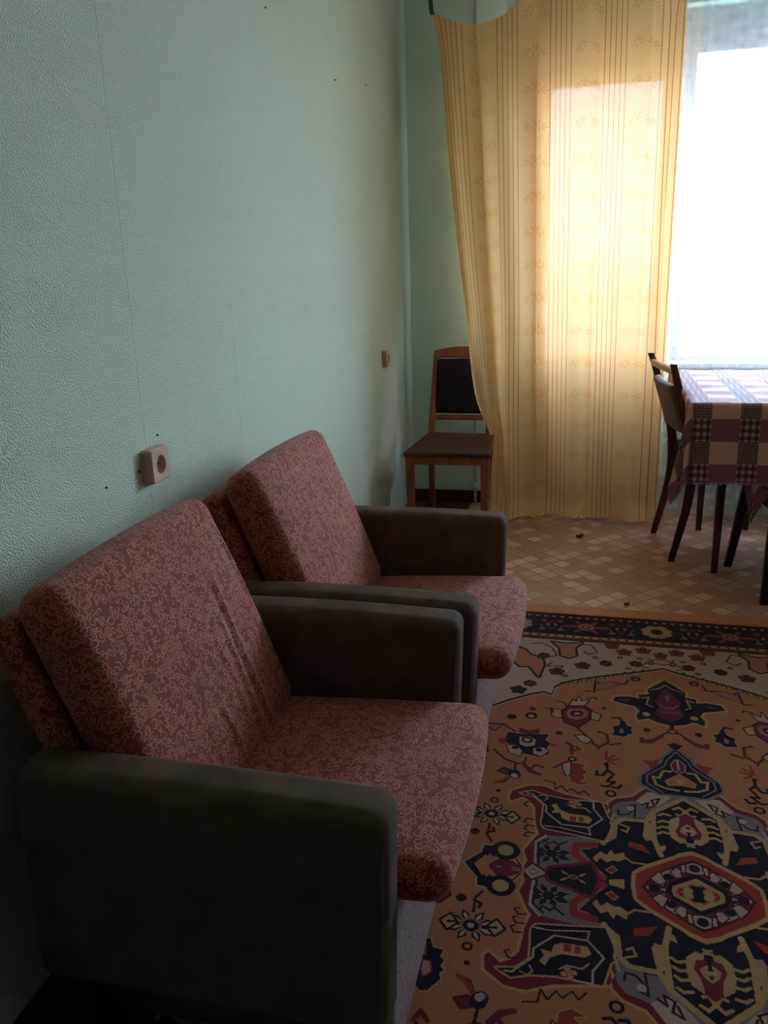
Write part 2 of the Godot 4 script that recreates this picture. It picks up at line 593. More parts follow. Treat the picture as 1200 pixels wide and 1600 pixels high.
func rug_field() -> void:
	poly(4, [0,1225,-10,1029,57,995,151,956,191,938,250,909,302,878,330,845,337,789,364,804,401,784,463,736,520,683,640,623,820,560,820,1225])
	line(7, 9, [-10,1029,57,995,151,956,191,938,250,909,302,878,330,845,337,789,364,804,401,784,463,736,520,683,640,623,820,560])
	line(6, 6, [-10,1019,57,985,151,946,191,928,250,899,302,868,330,835,337,779,364,794,401,774,463,726,520,673])
	bloom(2, 7, 26, 5, 116, 1123)
	bloom(2, 7, 26, 5, 53, 1146)
	bloom(3, 7, 26, 5, 251, 1001)
	bloom(2, 7, 26, 5, -3, 1117)
	bloom(3, 7, 26, 5, 331, 945)
	bloom(7, 7, 26, 5, 442, 803)
	bloom(2, 7, 26, 5, 154, 1166)
	bloom(1, 2, 22, 6, 177, 1030)
	bloom(1, 2, 22, 6, 82, 1043)
	bloom(1, 2, 22, 6, 410, 851)
	bloom(1, 2, 22, 6, 378, 1052)
	dot(7, 9, 68, 1084)
	dot(4, 4, 68, 1084)
	dot(7, 9, 107, 1005)
	dot(4, 4, 107, 1005)
	dot(7, 9, 131, 1081)
	dot(4, 4, 131, 1081)
	dot(7, 9, 211, 1066)
	dot(4, 4, 211, 1066)
	dot(7, 9, 303, 920)
	dot(4, 4, 303, 920)
	dot(7, 9, 35, 1051)
	dot(4, 4, 35, 1051)
	ring(7, 8, [355,1165,308,1156,254,1174,278,1127,273,1071,297,1048,322,1062,328,1119])
	poly(0, [355,1165,308,1156,254,1174,278,1127,273,1071,297,1048,322,1062,328,1119])
	ring(7, 8, [491,1115,445,1089,420,1045,384,1035,375,990,386,898,421,966,449,961,481,1002])
	poly(0, [491,1115,445,1089,420,1045,384,1035,375,990,386,898,421,966,449,961,481,1002])
	line(7, 5, [423,1136,391,1150,353,1114,336,1060,391,1026,414,1062])
	line(7, 5, [254,1157,225,1162,204,1108,232,1087,249,1108])
	line(3, 6, [-1,1089,33,1075,69,1030,43,1019])
	line(3, 6, [39,1089,27,1060,-12,1044])
	line(7, 5, [348,1010,367,976,312,986,338,936])
	line(7, 4, [321,851,312,876,304,862])
	line(7, 4, [294,865,285,890,277,876])
	line(7, 4, [266,879,258,905,250,891])
	line(7, 4, [239,894,230,920,222,905])
	line(7, 4, [212,908,203,934,195,920])
	line(7, 4, [184,923,175,949,167,935])
	line(7, 4, [157,938,147,964,139,949])
	line(7, 4, [129,952,119,979,111,964])
	line(7, 4, [101,967,90,994,83,979])
	line(7, 4, [72,982,62,1009,55,994])
	ring(6, 7, [0,359,-3,359,24,349,62,359,89,354,121,313,160,299,177,279,184,225,173,247,184,272,246,284,287,293,335,316,373,312,413,283,417,250,409,241,386,263,366,250,352,228,346,161,336,128,343,118,366,65,356,33,365,4,371,-9,371,0,0,0])
	poly(3, [0,359,-3,359,24,349,62,359,89,354,121,313,160,299,177,279,184,225,173,247,184,272,246,284,287,293,335,316,373,312,413,283,417,250,409,241,386,263,366,250,352,228,346,161,336,128,343,118,366,65,356,33,365,4,371,-9,371,0,0,0])
	poly(5, [0,347,-2,347,25,337,63,344,86,340,114,298,156,285,170,265,173,221,181,132,186,138,258,135,320,126,342,100,339,26,350,1,350,0,0,0])
	poly(4, [25,337,63,344,86,340,114,298,75,274,42,309])
	line(7, 5, [100,285,84,298,89,275,70,285,76,309,57,319,66,295])
	line(7, 5, [157,255,154,237,135,241,124,255,130,276,115,282,119,232,95,230])
	dot(4, 9, 127, 267)
	poly(1, [0,330,0,330,75,262,92,225,147,221,164,202,168,151,188,133,192,124,212,120,242,96,190,18,223,38,263,30,306,5,313,1,313,0,0,0])
	line(6, 13, [0,330,75,262,92,225,147,221,164,202,168,151,188,133,192,124])
	line(6, 13, [75,262,79,164,67,108])
	poly(6, [77,204,82,155,99,154,104,173,95,169,88,226])
	line(6, 9, [92,225,99,168])
	line(6, 6, [153,201,133,193,139,174,150,181])
	poly(6, [8,164,22,158,42,177,44,211,38,242,17,258])
	line(6, 8, [37,257,53,261,63,253])
	line(6, 8, [39,230,55,234,65,226])
	line(6, 8, [41,209,57,212,66,205])
	line(6, 8, [43,188,58,192,68,184])
	line(6, 8, [26,284,14,293,1,280,10,260,20,264])
	poly(3, [-4,275,14,259,20,222,29,202,24,180,5,176])
	poly(6, [0,232,14,217,20,201,4,187])
	poly(3, [1,224,10,206,3,195])
	dot(4, 6, 4, 207)
	line(6, 7, [8,161,-2,158,6,151])
	poly(6, [72,137,54,146,56,130,67,117])
	poly(2, [135,144,104,136,88,107,112,116,136,124])
	poly(6, [216,70,199,95,185,87,174,106,168,91,147,103,144,80,161,68,171,71,185,61,199,74,206,56])
	ring(6, 3, [186,37,172,50,165,42,176,29])
	poly(2, [186,37,172,50,165,42,176,29])
	poly(6, [181,8,149,15,150,-24,180,-30])
	line(6, 6, [103,72,131,72,144,85])
	line(2, 20, [212,114,250,107,253,77,223,44,194,12])
	line(8, 5, [220,101,242,96,242,79,194,22])
	ring(3, 9, [313,2,303,19,259,33,219,50,205,4,236,-39,266,-8])
	poly(1, [313,2,303,19,259,33,219,50,205,4,236,-39,266,-8])
	leafy(6, 1, 40, 4, 256, -4)
	dot(6, 11, 256, -4)
	dot(7, 8, 256, -4)
	leafy(7, 1, 40, 8, 305, 66)
	line(4, 6, [320,126,342,100,339,26,368,-3])
	line(1, 5, [314,116,335,95,332,24])
	line(7, 5, [323,110,315,99,300,108,292,98,273,114])
	ring(7, 5, [366,-5,344,24,315,3,340,-29])
	poly(4, [366,-5,344,24,315,3,340,-29])
	poly(8, [357,-5,343,13,326,1,341,-19])
	dot(4, 9, 342, -4)
	ring(6, 5, [391,276,363,291,328,278,278,271,196,276,181,220,169,209,178,170,190,134,259,144,325,152,332,164,332,189,331,243,355,269])
	poly(1, [391,276,363,291,328,278,278,271,196,276,181,220,169,209,178,170,190,134,259,144,325,152,332,164,332,189,331,243,355,269])
	line(4, 5, [375,280,362,279,326,237,325,214,287,173,224,173,193,211,213,246,213,277,262,274])
	line(4, 4, [332,160,294,162,263,156,220,149,224,170])
	poly(6, [314,243,302,252,293,230,272,218,228,217,216,206,224,188,272,189,288,198,292,216,313,212,305,228])
	poly(2, [268,209,254,209,254,191,268,191])
	poly(2, [248,209,236,210,236,192,248,192])
	line(6, 5, [274,254,261,243,233,246,221,231])
	bloom(6, 0, 16, 4, 257, 261)
	line(6, 4, [347,274,333,281,324,269,331,257])
	line(4, 5, [165,236,173,208,172,165,186,132])
	line(7, 4, [336,342,310,336,307,307,293,328,279,306,267,319,250,301,238,317,225,299])
	line(7, 4, [355,245,372,247,380,232,371,228])
	line(7, 4, [351,179,367,181,375,166,366,163])
	line(7, 4, [349,154,365,156,373,141,364,138])
	line(7, 4, [348,129,363,131,371,117,362,114])
	poly(6, [0,137,29,123,44,110,72,92,100,73,119,56,133,41,136,0,0,0])
	poly(2, [0,122,27,111,45,97,73,78,101,58,124,38,127,0,0,0])
	ring(7, 3, [0,102,25,88,61,60,93,29,107,2,110,0,0,0])
	poly(3, [0,102,25,88,61,60,93,29,107,2,110,0,0,0])
	ring(7, 3, [5,87,27,85,28,62,14,62,1,80])
	poly(4, [5,87,27,85,28,62,14,62,1,80])
	ring(7, 3, [47,68,61,60,73,48,63,25,49,38,44,59])
	poly(4, [47,68,61,60,73,48,63,25,49,38,44,59])
	ring(7, 3, [38,73,51,57,41,42,29,47,31,67])
	poly(4, [38,73,51,57,41,42,29,47,31,67])
	ring(7, 3, [89,35,84,16,68,12,63,30,82,44])
	poly(4, [89,35,84,16,68,12,63,30,82,44])
	ring(7, 3, [75,53,93,29,77,15,63,24])
	poly(4, [75,53,93,29,77,15,63,24])
	ring(7, 3, [108,-13,104,5,91,7,81,0,65,5,65,0,108,0])
	poly(4, [108,-13,104,5,91,7,81,0,65,5,65,0,108,0])
	ring(7, 3, [0,99,-4,99,15,90,18,64,0,60,0,60])
	poly(4, [0,99,-4,99,15,90,18,64,0,60,0,60])
	dot(1, 12, 0, 79)
	dot(1, 12, 88, 0)
	dot(1, 10, 57, 41)
	poly(1, [0,62,54,25,65,1,67,0,0,0])
	poly(6, [0,48,51,14,53,0,0,0])
	poly(2, [6,32,19,20,39,11,44,0,23,2,8,-2])
	dot(1, 24, 0, 0)
	dot(6, 10, 20, 8)
	ring(5, 9, [0,552,18,525,32,506,38,481,94,409,96,376,55,341,0,343])
	poly(1, [0,552,18,525,32,506,38,481,94,409,96,376,55,341,0,343])
	line(5, 5, [0.0,538,15.48,511,27.52,492,32.68,467,80.84,415,82.56,382,47.3,347])
	ring(4, 3, [3,500,17,477,14,449,4,441])
	poly(3, [3,500,17,477,14,449,4,441])
	line(6, 8, [21,442,39,443,51,408,66,412,61,379,38,366,8,362])
	ring(6, 3, [-2,433,15,419,36,397,30,381,2,387])
	poly(0, [-2,433,15,419,36,397,30,381,2,387])
	dot(6, 10, 0, 401)
	dot(1, 14, 0, 564)
	line(1, 5, [0,557,18,570,0,580])
	poly(2, [89,481,65,483,45,497,52,465,70,443,74,461])
	ring(6, 9, [0,944,37,899,56,872,51,846,83,837,80,814,113,821,151,812,158,787,133,776,96,765,83,738,94,714,90,688,61,702,37,683,0,672])
	poly(1, [0,944,37,899,56,872,51,846,83,837,80,814,113,821,151,812,158,787,133,776,96,765,83,738,94,714,90,688,61,702,37,683,0,672])
	poly(3, [104,802,135,804,148,791,117,787])
	poly(3, [0,892,17,862,22,841,39,809,29,775,42,736,25,709,0,692])
	line(6, 5, [45,874,19,888,-6,920])
	line(5, 6, [25,789,9,767,-4,782])
	line(5, 6, [22,746,-4,744])
	line(5, 5, [-2,852,5,837,0,819,-4,794])
	line(6, 6, [73,818,54,828,62,782,48,772])
	dot(6, 11, 66, 725)
	line(7, 6, [3,672,1,649,31,616,58,588,84,578])
	line(3, 14, [32,610,62,577,84,573,85,589])
	dot(7, 13, 2, 641)
	dot(0, 7, 2, 641)
	dot(7, 10, 69, 637)
	dot(7, 6, 184, 736)
	ring(6, 4, [163,637,144,648,139,675,128,674,123,652,106,644,114,627,107,610,122,604,130,588,149,592,164,592,158,615])
	poly(1, [163,637,144,648,139,675,128,674,123,652,106,644,114,627,107,610,122,604,130,588,149,592,164,592,158,615])
	line(1, 8, [162,686,143,690,134,669])
	poly(8, [146,621,136,638,131,613,141,602])
	ring(7, 6, [285,731,245,739,223,715,225,667,259,618,294,638,304,695])
	poly(3, [285,731,245,739,223,715,225,667,259,618,294,638,304,695])
	poly(8, [283,716,245,723,231,705,234,677,262,656,287,663,294,693])
	poly(7, [277,705,249,710,243,695,250,678,276,674,282,688])
	poly(6, [270,696,254,699,252,689,270,683])
	ring(7, 4, [285,735,274,771,266,756,258,795,252,763,229,779,241,744])
	poly(4, [285,735,274,771,266,756,258,795,252,763,229,779,241,744])
	ring(7, 4, [309,703,337,705,331,662,305,660])
	poly(6, [309,703,337,705,331,662,305,660])
	ring(7, 4, [221,711,195,696,201,664,221,668])
	poly(6, [221,711,195,696,201,664,221,668])
	line(7, 5, [355,704,337,711,330,686])
	line(7, 5, [319,754,302,749,293,730])
	line(7, 5, [234,787,209,796,205,784])
	line(7, 6, [263,618,231,569,198,512])
	ring(7, 4, [263,570,243,577,220,556,231,537,250,547])
	poly(4, [263,570,243,577,220,556,231,537,250,547])
	line(3, 9, [201,603,179,593,175,551,198,526,216,536])
	line(7, 6, [172,541,142,554])
	ring(6, 3, [449,556,418,551,379,555,336,563,344,533,331,514,341,484,329,466,357,444,391,454,443,451,437,487,457,511])
	poly(1, [449,556,418,551,379,555,336,563,344,533,331,514,341,484,329,466,357,444,391,454,443,451,437,487,457,511])
	poly(3, [421,584,392,574,362,588,364,561,391,553,418,555])
	poly(4, [416,533,390,542,370,528,372,499,394,488,413,498])
	ring(7, 3, [447,488,420,490,403,466,408,441,436,452])
	poly(4, [447,488,420,490,403,466,408,441,436,452])
	ring(7, 3, [374,485,349,493,333,479,350,449,373,458])
	poly(4, [374,485,349,493,333,479,350,449,373,458])
	dot(7, 16, 394, 523)
	dot(6, 9, 394, 523)
	dot(1, 9, 359, 479)
	dot(1, 9, 423, 479)
	poly(2, [476,514,450,527,451,491,466,495])
	poly(2, [332,521,305,512,327,501])
	line(7, 6, [389,434,395,407,416,403,413,372])
	line(7, 6, [478,458,443,417,409,404])
	line(3, 9, [395,407,367,374,348,365])
	line(3, 9, [372,392,362,407,343,398])
	poly(3, [456,363,428,375,415,352,440,348])
	line(3, 10, [422,351,437,317,454,311])
	dot(1, 15, 411, 350)
	dot(4, 9, 411, 347)
	ring(6, 3, [273,437,237,431,242,411,230,401,240,387,236,369,247,355,226,350,250,339,271,350,275,380])
	poly(2, [273,437,237,431,242,411,230,401,240,387,236,369,247,355,226,350,250,339,271,350,275,380])
	ring(7, 3, [294,427,273,437,273,380,282,372,290,396])
	poly(4, [294,427,273,437,273,380,282,372,290,396])
	line(3, 8, [315,403,294,427,273,444])
	dot(7, 12, 270, 452)
	dot(6, 6, 270, 452)
	line(3, 11, [272,477,273,518,287,529])
	line(3, 7, [267,492,251,502,260,514])
	line(8, 7, [182,462,211,503])
	line(8, 7, [182,462,196,516])
	line(2, 7, [182,462,181,508])
	line(2, 7, [182,462,160,492])
	line(2, 7, [182,462,150,474])
	line(2, 7, [182,462,157,447])
	line(8, 7, [182,462,214,475])
	line(1, 8, [186,445,180,449,179,417,164,402])
	line(1, 8, [205,409,207,393,191,393,181,414])
	line(1, 7, [167,395,181,368,161,369,181,344,195,347])
	line(1, 8, [168,346,154,343,147,356])
	dot(1, 14, 172, 318)
	dot(0, 8, 172, 318)
	line(7, 6, [239,834,214,832,210,902,191,884,165,903,120,897,109,927])
	ring(7, 3, [207,881,165,903,133,895,178,859,210,839])
	poly(8, [207,881,165,903,133,895,178,859,210,839])
	dot(7, 15, 87, 938)
	dot(8, 7, 87, 938)
	dot(7, 14, 447, 639)
	dot(3, 10, 391, 695)
	dot(1, 18, 392, 655)
	dot(6, 9, 392, 653)
	dot(7, 10, 309, 575)
	dot(7, 7, 185, 736)
	line(7, 6, [516,589,467,594,430,560])
	ring(7, 4, [520,584,469,590,489,556])
	poly(8, [520,584,469,590,489,556])
	ring(7, 4, [536,468,503,481,495,448,515,427])
	poly(3, [536,468,503,481,495,448,515,427])
	leafy(4, 1, 52, 8, 453, 181)
	ring(1, 5, [419,177,403,197,387,177,403,157])
	poly(6, [419,177,403,197,387,177,403,157])
	dot(1, 4, 403, 177)
	ring(1, 5, [514,179,498,199,482,179,498,159])
	poly(6, [514,179,498,199,482,179,498,159])
	dot(1, 4, 498, 179)
	line(1, 5, [486,177,498,179])
	line(1, 5, [428,180,403,177])
	line(7, 6, [453,143,454,102,442,83])
	line(7, 7, [455,111,440,117,443,129])
	dot(7, 11, 483, 109)
	dot(7, 11, 452, 236)
	dot(0, 6, 452, 236)
	dot(7, 6, 447, 276)
	ring(6, 5, [495,-4,476,20,458,41,456,64,428,68,423,54,423,42,365,9,383,39,391,49,365,0,495,0])
	poly(1, [495,-4,476,20,458,41,456,64,428,68,423,54,423,42,365,9,383,39,391,49,365,0,495,0])
	poly(0, [473,-3,454,25,451,34,443,30,440,39,433,29,423,39,416,27,436,6,441,-15,472,0])
	poly(3, [441,-15,433,6,412,25,389,26,365,6,368,-3,378,-11,400,-15,422,-20])
	dot(1, 31, 406, 57)
	dot(6, 18, 406, 57)
	dot(4, 9, 416, -7)
	line(8, 5, [387,4,372,2,386,-6])
	ring(6, 4, [548,234,526,231,517,252,496,255,500,270,491,280,495,294,488,301,495,313,490,323,509,353,523,356,548,332,548,298,545,278])
	poly(1, [548,234,526,231,517,252,496,255,500,270,491,280,495,294,488,301,495,313,490,323,509,353,523,356,548,332,548,298,545,278])
	ring(3, 4, [530,286,517,287,511,309,522,323,530,309])
	poly(6, [530,286,517,287,511,309,522,323,530,309])
	poly(0, [546,243,532,243,527,274,543,273])
	ring(7, 4, [548,104,532,86,525,70,508,105,525,130,543,129])
	poly(3, [548,104,532,86,525,70,508,105,525,130,543,129])
	line(2, 10, [459,309,447,314,428,339])
	ring(7, 4, [457,360,435,351,421,369,443,377])
	poly(3, [457,360,435,351,421,369,443,377])
	dot(1, 16, 415, 358)
	dot(4, 9, 414, 349)
	line(3, 10, [392,397,375,373,353,365])
	line(3, 10, [522,421,512,399,497,416])

# ------------------------------------------------------------------ the place
func _ready() -> void:
	# camera
	var cam := Camera3D.new()
	cam.name = "camera"
	cam.fov = rad_to_deg(2.0 * atan(800.0 / 1300.0))
	cam.position = Vector3(0.973, 1.3, 4.43)
	cam.rotation_degrees = Vector3(-16.78, 14.25, -1.87)
	cam.near = 0.05
	cam.far = 200.0
	add_child(cam)
	cam.current = true
	# sky: bright overcast day, the only light of the room
	var sky_m := ProceduralSkyMaterial.new()
	sky_m.sky_top_color = Color(0.74, 0.86, 1.0)
	sky_m.sky_horizon_color = Color(0.78, 0.89, 1.0)
	sky_m.ground_horizon_color = Color(0.78, 0.88, 0.97)
	sky_m.ground_bottom_color = Color(0.55, 0.58, 0.6)
	sky_m.sun_angle_max = 0.0
	sky_m.energy_multiplier = 1.0
	var sky := Sky.new()
	sky.sky_material = sky_m
	var env := Environment.new()
	env.background_mode = Environment.BG_SKY
	env.sky = sky
	env.background_energy_multiplier = 1.0
	env.tonemap_mode = Environment.TONE_MAPPER_LINEAR
	env.tonemap_exposure = 46.0
	env.sdfgi_enabled = true
	env.ssao_enabled = true
	env.ssil_enabled = true
	var we := WorldEnvironment.new()
	we.name = "world_environment"
	we.environment = env
	add_child(we)

	materials()
	shell()
	window_wall()
	floor_things()
	curtains()
	armchairs()
	corner_chair()
	dining()
	wall_things()

const RX := 3.3   # room width
const RZ := 5.9   # room length
const CH := 2.62  # ceiling height

func shell() -> void:
	struct("floor", block(Vector3(-0.2, -0.15, -0.4), Vector3(RX + 0.2, 0, RZ + 0.2)), M.floor_paint, "dark red-brown painted floor of the room", "floor")
	struct("ceiling", block(Vector3(-0.2, CH, -0.4), Vector3(RX + 0.2, CH + 0.15, RZ + 0.2)), M.ceiling_white, "plain whitewashed ceiling of the room", "ceiling")
	struct("wall_left", block(Vector3(-0.2, 0, -0.4), Vector3(0, CH, RZ + 0.2)), M.paper_plain, "pale green papered wall behind the armchairs", "wall")
	# the paper hangs in lengths that meet in faint seams
	var joints := [0.0, 0.19, 0.72, 1.16, 1.62, 2.24, 2.77, 3.30, 3.83, 4.36, 4.89, 5.42, RZ]
	for i in joints.size() - 1:
		var z0: float = joints[i]
		var z1: float = joints[i + 1]
		part("wallpaper_length", block(Vector3(-0.003, 0, z0 + 0.0004), Vector3(0.002, CH, z1 - 0.0004)), M.wallpaper, get_node("wall_left"))
	struct("wall_right", block(Vector3(RX, 0, -0.4), Vector3(RX + 0.2, CH, RZ + 0.2)), M.wallpaper, "pale green papered wall on the far side of the table", "wall")
	struct("wall_near", block(Vector3(0, 0, RZ), Vector3(RX, CH, RZ + 0.2)), M.dark_panelling, "plain brown wall facing the window", "wall")
	# far wall with one opening for door and window
	var st := begin(false)
	for b in [[Vector3(0, 0, -0.36), Vector3(0.62, CH, 0)], [Vector3(0.62, 2.36, -0.36), Vector3(2.95, CH, 0)], [Vector3(2.95, 0, -0.36), Vector3(RX, CH, 0)], [Vector3(1.32, 0, -0.36), Vector3(2.95, 0.74, 0)]]:
		slab(st, b[0], b[1])
	struct("balcony_floor", block(Vector3(-1.0, -0.3, -1.7), Vector3(4.4, -0.04, -0.36)), M.ground, "grey concrete balcony floor outside the window wall", "balcony")
	struct("wall_far", done(st), M.green_wall, "green window wall behind the yellow curtain", "wall")
	# the paper is rounded off in the corner of the two walls
	var strip := begin()
	var n := 8
	for i in n:
		var a := PI / 2 * i / n
		var b := PI / 2 * (i + 1) / n
		var pa := Vector3(0.03 * cos(a), 0, 0.045 * sin(a))
		var pb := Vector3(0.03 * cos(b), 0, 0.045 * sin(b))
		var up := Vector3(0, CH, 0)
		quad(strip, pa, pb, pb + up, pa + up, pa + pb)
	struct("trim_1", done(strip), M.paper_plain, "pale rounded paper strip running up the corner of the walls", "trim")
	struct("baseboard_far", rbox(Vector3(0.6, 0.07, 0.016), 0.004, 2), M.brown_paint, "dark brown baseboard under the green wall behind the corner chair", "baseboard", Vector3(0.32, 0.035, 0.009))

func bar(parent: Node3D, called: String, lo: Vector3, hi: Vector3, m: Material, r := 0.006) -> MeshInstance3D:
	return part(called, rbox(hi - lo, r, 2), m, parent, (lo + hi) / 2.0)

func window_wall() -> void:
	# balcony door at the left, window at the right, in one opening
	var d := Node3D.new()
	d.name = "door_1"
	add_child(d)
	d.set_meta("kind", "structure")
	tag(d, "white glazed balcony door behind the yellow curtain", "door")
	var z0 := -0.16
	var z1 := -0.10
	bar(d, "frame", Vector3(0.62, 0, -0.2), Vector3(0.66, 2.36, -0.08), M.white_paint)
	bar(d, "frame", Vector3(0.66, 2.16, -0.2), Vector3(1.32, 2.36, -0.08), M.white_paint)
	bar(d, "frame", Vector3(1.32, 0.74, -0.2), Vector3(1.395, 2.36, -0.08), M.white_paint)
	bar(d, "frame", Vector3(0.62, 0.0, -0.22), Vector3(1.36, 0.03, -0.07), M.brown_paint)
	bar(d, "stile", Vector3(0.66, 0.02, z0), Vector3(0.73, 2.16, z1), M.white_paint)
	bar(d, "stile", Vector3(1.25, 0.02, z0), Vector3(1.32, 2.16, z1), M.white_paint)
	bar(d, "rail", Vector3(0.73, 2.08, z0), Vector3(1.25, 2.16, z1), M.white_paint)
	bar(d, "rail", Vector3(0.73, 0.70, z0), Vector3(1.25, 0.80, z1), M.white_paint)
	bar(d, "rail", Vector3(0.73, 0.015, z0), Vector3(1.25, 0.14, z1), M.white_paint)
	part("panel", rbox(Vector3(0.54, 0.58, 0.024), 0.003, 2), M.white_paint, d, Vector3(0.99, 0.42, -0.13))
	part("pane", block(Vector3(0.72, 0.79, -0.133), Vector3(1.26, 2.09, -0.129)), M.glass, d)
	var w := Node3D.new()
	w.name = "window_1"
	add_child(w)
	w.set_meta("kind", "structure")
	tag(w, "white framed window behind the sheer curtain and the table", "window")
	bar(w, "frame", Vector3(1.385, 2.17, -0.2), Vector3(2.95, 2.36, -0.08), M.white_paint)
	bar(w, "frame", Vector3(1.385, 0.74, -0.2), Vector3(2.95, 0.80, -0.08), M.white_paint)
	bar(w, "frame", Vector3(2.89, 0.80, -0.2), Vector3(2.95, 2.36, -0.08), M.white_paint)
	bar(w, "mullion", Vector3(2.12, 0.80, -0.19), Vector3(2.19, 2.17, -0.09), M.white_paint)
	part("pane", block(Vector3(1.38, 0.79, -0.143), Vector3(2.13, 2.18, -0.139)), M.glass, w)
	part("pane", block(Vector3(2.18, 0.79, -0.143), Vector3(2.90, 2.18, -0.139)), M.glass, w)
	part("sill", rbox(Vector3(1.6, 0.03, 0.16), 0.008, 2), M.white_paint, w, Vector3(2.14, 0.757, -0.02))

func floor_things() -> void:
	var lino := begin(false)
	var lo := Vector3(0.355, 0.0, 0.012)
	var hi := Vector3(RX - 0.01, 0.004, 1.405)
	slab(lino, lo + Vector3(0.001, 0, 0.001), hi - Vector3(0.001, 0.0002, 0.001))
	var k := 1.0 / 0.74
	quad(lino, Vector3(lo.x, hi.y, lo.z), Vector3(hi.x, hi.y, lo.z), hi, Vector3(lo.x, hi.y, hi.z), Vector3.UP, Vector2(lo.x, lo.z) * k, Vector2(hi.x, lo.z) * k, Vector2(hi.x, hi.z) * k, Vector2(lo.x, hi.z) * k)
	var o := part("linoleum", done(lino), M.lino, self)
	tag(o, "beige and brown linoleum sheet printed with rhombs before the window", "linoleum")
	o = part("threshold_strip", rbox(Vector3(RX - 0.02, 0.014, 0.075), 0.005, 2), M.plank_wood, self, Vector3(RX / 2, 0.007, 1.444))
	tag(o, "flat brown wooden strip between linoleum and patterned rug", "strip")
	# rug
	var rug := thing("rug", "patterned wool rug with gold field, navy medallion and dark border", "rug", Vector3(1.233, 0, 2.89))
	var st := begin(false)
	var a := 1.0
	var b := 1.405
	var t := 0.012
	quad(st, Vector3(-a, t, -b), Vector3(a, t, -b), Vector3(a, t, b), Vector3(-a, t, b), Vector3.UP, Vector2(0, 0), Vector2(1, 0), Vector2(1, 1), Vector2(0, 1))
	part("pile", done(st), M.rug, rug)
	var e := begin(false)
	slab(e, Vector3(-a - 0.004, 0.0005, -b - 0.004), Vector3(a + 0.004, t - 0.0008, b + 0.004))
	part("bound_edge", done(e), M.rug_edge, rug)
	for s in [[Vector3(0.95, 0.004, 0.54), 0.016, "small brown crumb of litter on linoleum in front of the yellow curtain"], [Vector3(1.14, 0.004, 1.34), 0.010, "tiny dark crumb of litter on linoleum beside the wooden strip"]]:
		var r: float = s[1]
		var crumb := rbox(Vector3(r * 2.2, r * 0.7, r), r * 0.3, 2, Vector3i(2, 1, 2), func(p: Vector3, _n: Vector3) -> Vector3: return p + Vector3(0, 0.25 * r * sin(p.x / r * 3.0), 0.2 * r * cos(p.x / r * 4.0)))
		var c := part(numbered("crumb"), crumb, M.litter, self, s[0] + Vector3(0, r * 0.5, 0), Vector3(0, 30, 0))
		tag(c, s[2], "litter")

# ------------------------------------------------------------------ curtains
const HOOKS := [[0.0, 2.385], [0.40, 2.46], [0.62, 2.44], [0.83, 2.43], [1.0, 2.41]]
const SAGS := [0.10, 0.05, 0.045, 0.03]

func top_of(s: float) -> float:
	for i in HOOKS.size() - 1:
		if s <= HOOKS[i + 1][0]:
			var t: float = (s - HOOKS[i][0]) / (HOOKS[i + 1][0] - HOOKS[i][0])
			return lerpf(HOOKS[i][1], HOOKS[i + 1][1], t) - SAGS[i] * 4.0 * t * (1.0 - t)
	return 2.41

func left_edge(h: float) -> float:
	# where the cloth ends at the left: it is held aside by the corner chair
	if h > 0.68:
		var k := (2.4 - h) / 1.72
		return 0.20 + 0.13 * k + 0.07 * k * k * k
	if h > 0.38:
		return lerpf(0.50, 0.40, smoothstep(0.36, 0.70, h))
	return 0.50 - 0.02 * (0.38 - h) / 0.38

func curtain_at(s: float, t: float) -> Vector3:
	var h := lerpf(0.012, top_of(s), t)
	var low := clampf(1.0 - h / 2.42, 0, 1)
	var w := s
	var z := 0.175
	# pleats: the cloth doubles back on itself
	for p in [[0.405, 0.022, 0.052, 0.018], [0.66, 0.010, 0.013, 0.008], [0.875, 0.009, 0.013, 0.008], [0.955, 0.016, 0.036, 0.014], [0.17, 0.012, 0.020, 0.010]]:
		var u: float = (s - p[0]) / p[1]
		var some := smoothstep(2.42, 2.25, h) * (0.75 + 0.25 * sin(h * 2.1 + p[0] * 20.0))
		w -= p[2] * u * exp(-u * u / 2.0) * some
		z -= p[3] * u * exp(-u * u / 7.0) * some
	var join := 0.53 + 0.05 * low
	var x := lerpf(join, lerpf(1.325, 1.31, h / 2.4), (w - 0.28) / 0.72)
	if w < 0.28:
		x = lerpf(left_edge(h), join, w / 0.28)
	# pushed out by the chair at the left
	var push := smoothstep(1.1, 0.45, h) * exp(-pow((x - 0.5) / 0.2, 2.0))
	z += 0.09 * push
	# folds, wider and shallower to the top
	z += 0.018 * sin(w * 23.0 + 1.2 * sin(h * 1.3)) * (0.55 + 0.45 * low) + 0.008 * sin(w * 47.0 + h * 2.0)
	z += 0.022 * sin(w * 9.0 + 0.7) * (0.5 + 0.5 * low)
	# left edge rolls back
	z -= 0.125 * exp(-pow(maxf(w, 0.0) / 0.05, 2.0)) * smoothstep(0.7, 1.1, h) * smoothstep(2.4, 2.2, h)
	# hem spreads over the floor
	var hem := smoothstep(0.12, 0.0, h)
	z += hem * (0.05 + 0.02 * sin(w * 31.0)) + hem * hem * 0.03
	var y := h
	if h < 0.05:
		y = h + 0.006 * (1.0 + sin(w * 40.0)) + 0.022 * exp(-pow((x - 0.945) / 0.012, 2.0))
	return Vector3(x, y, z)

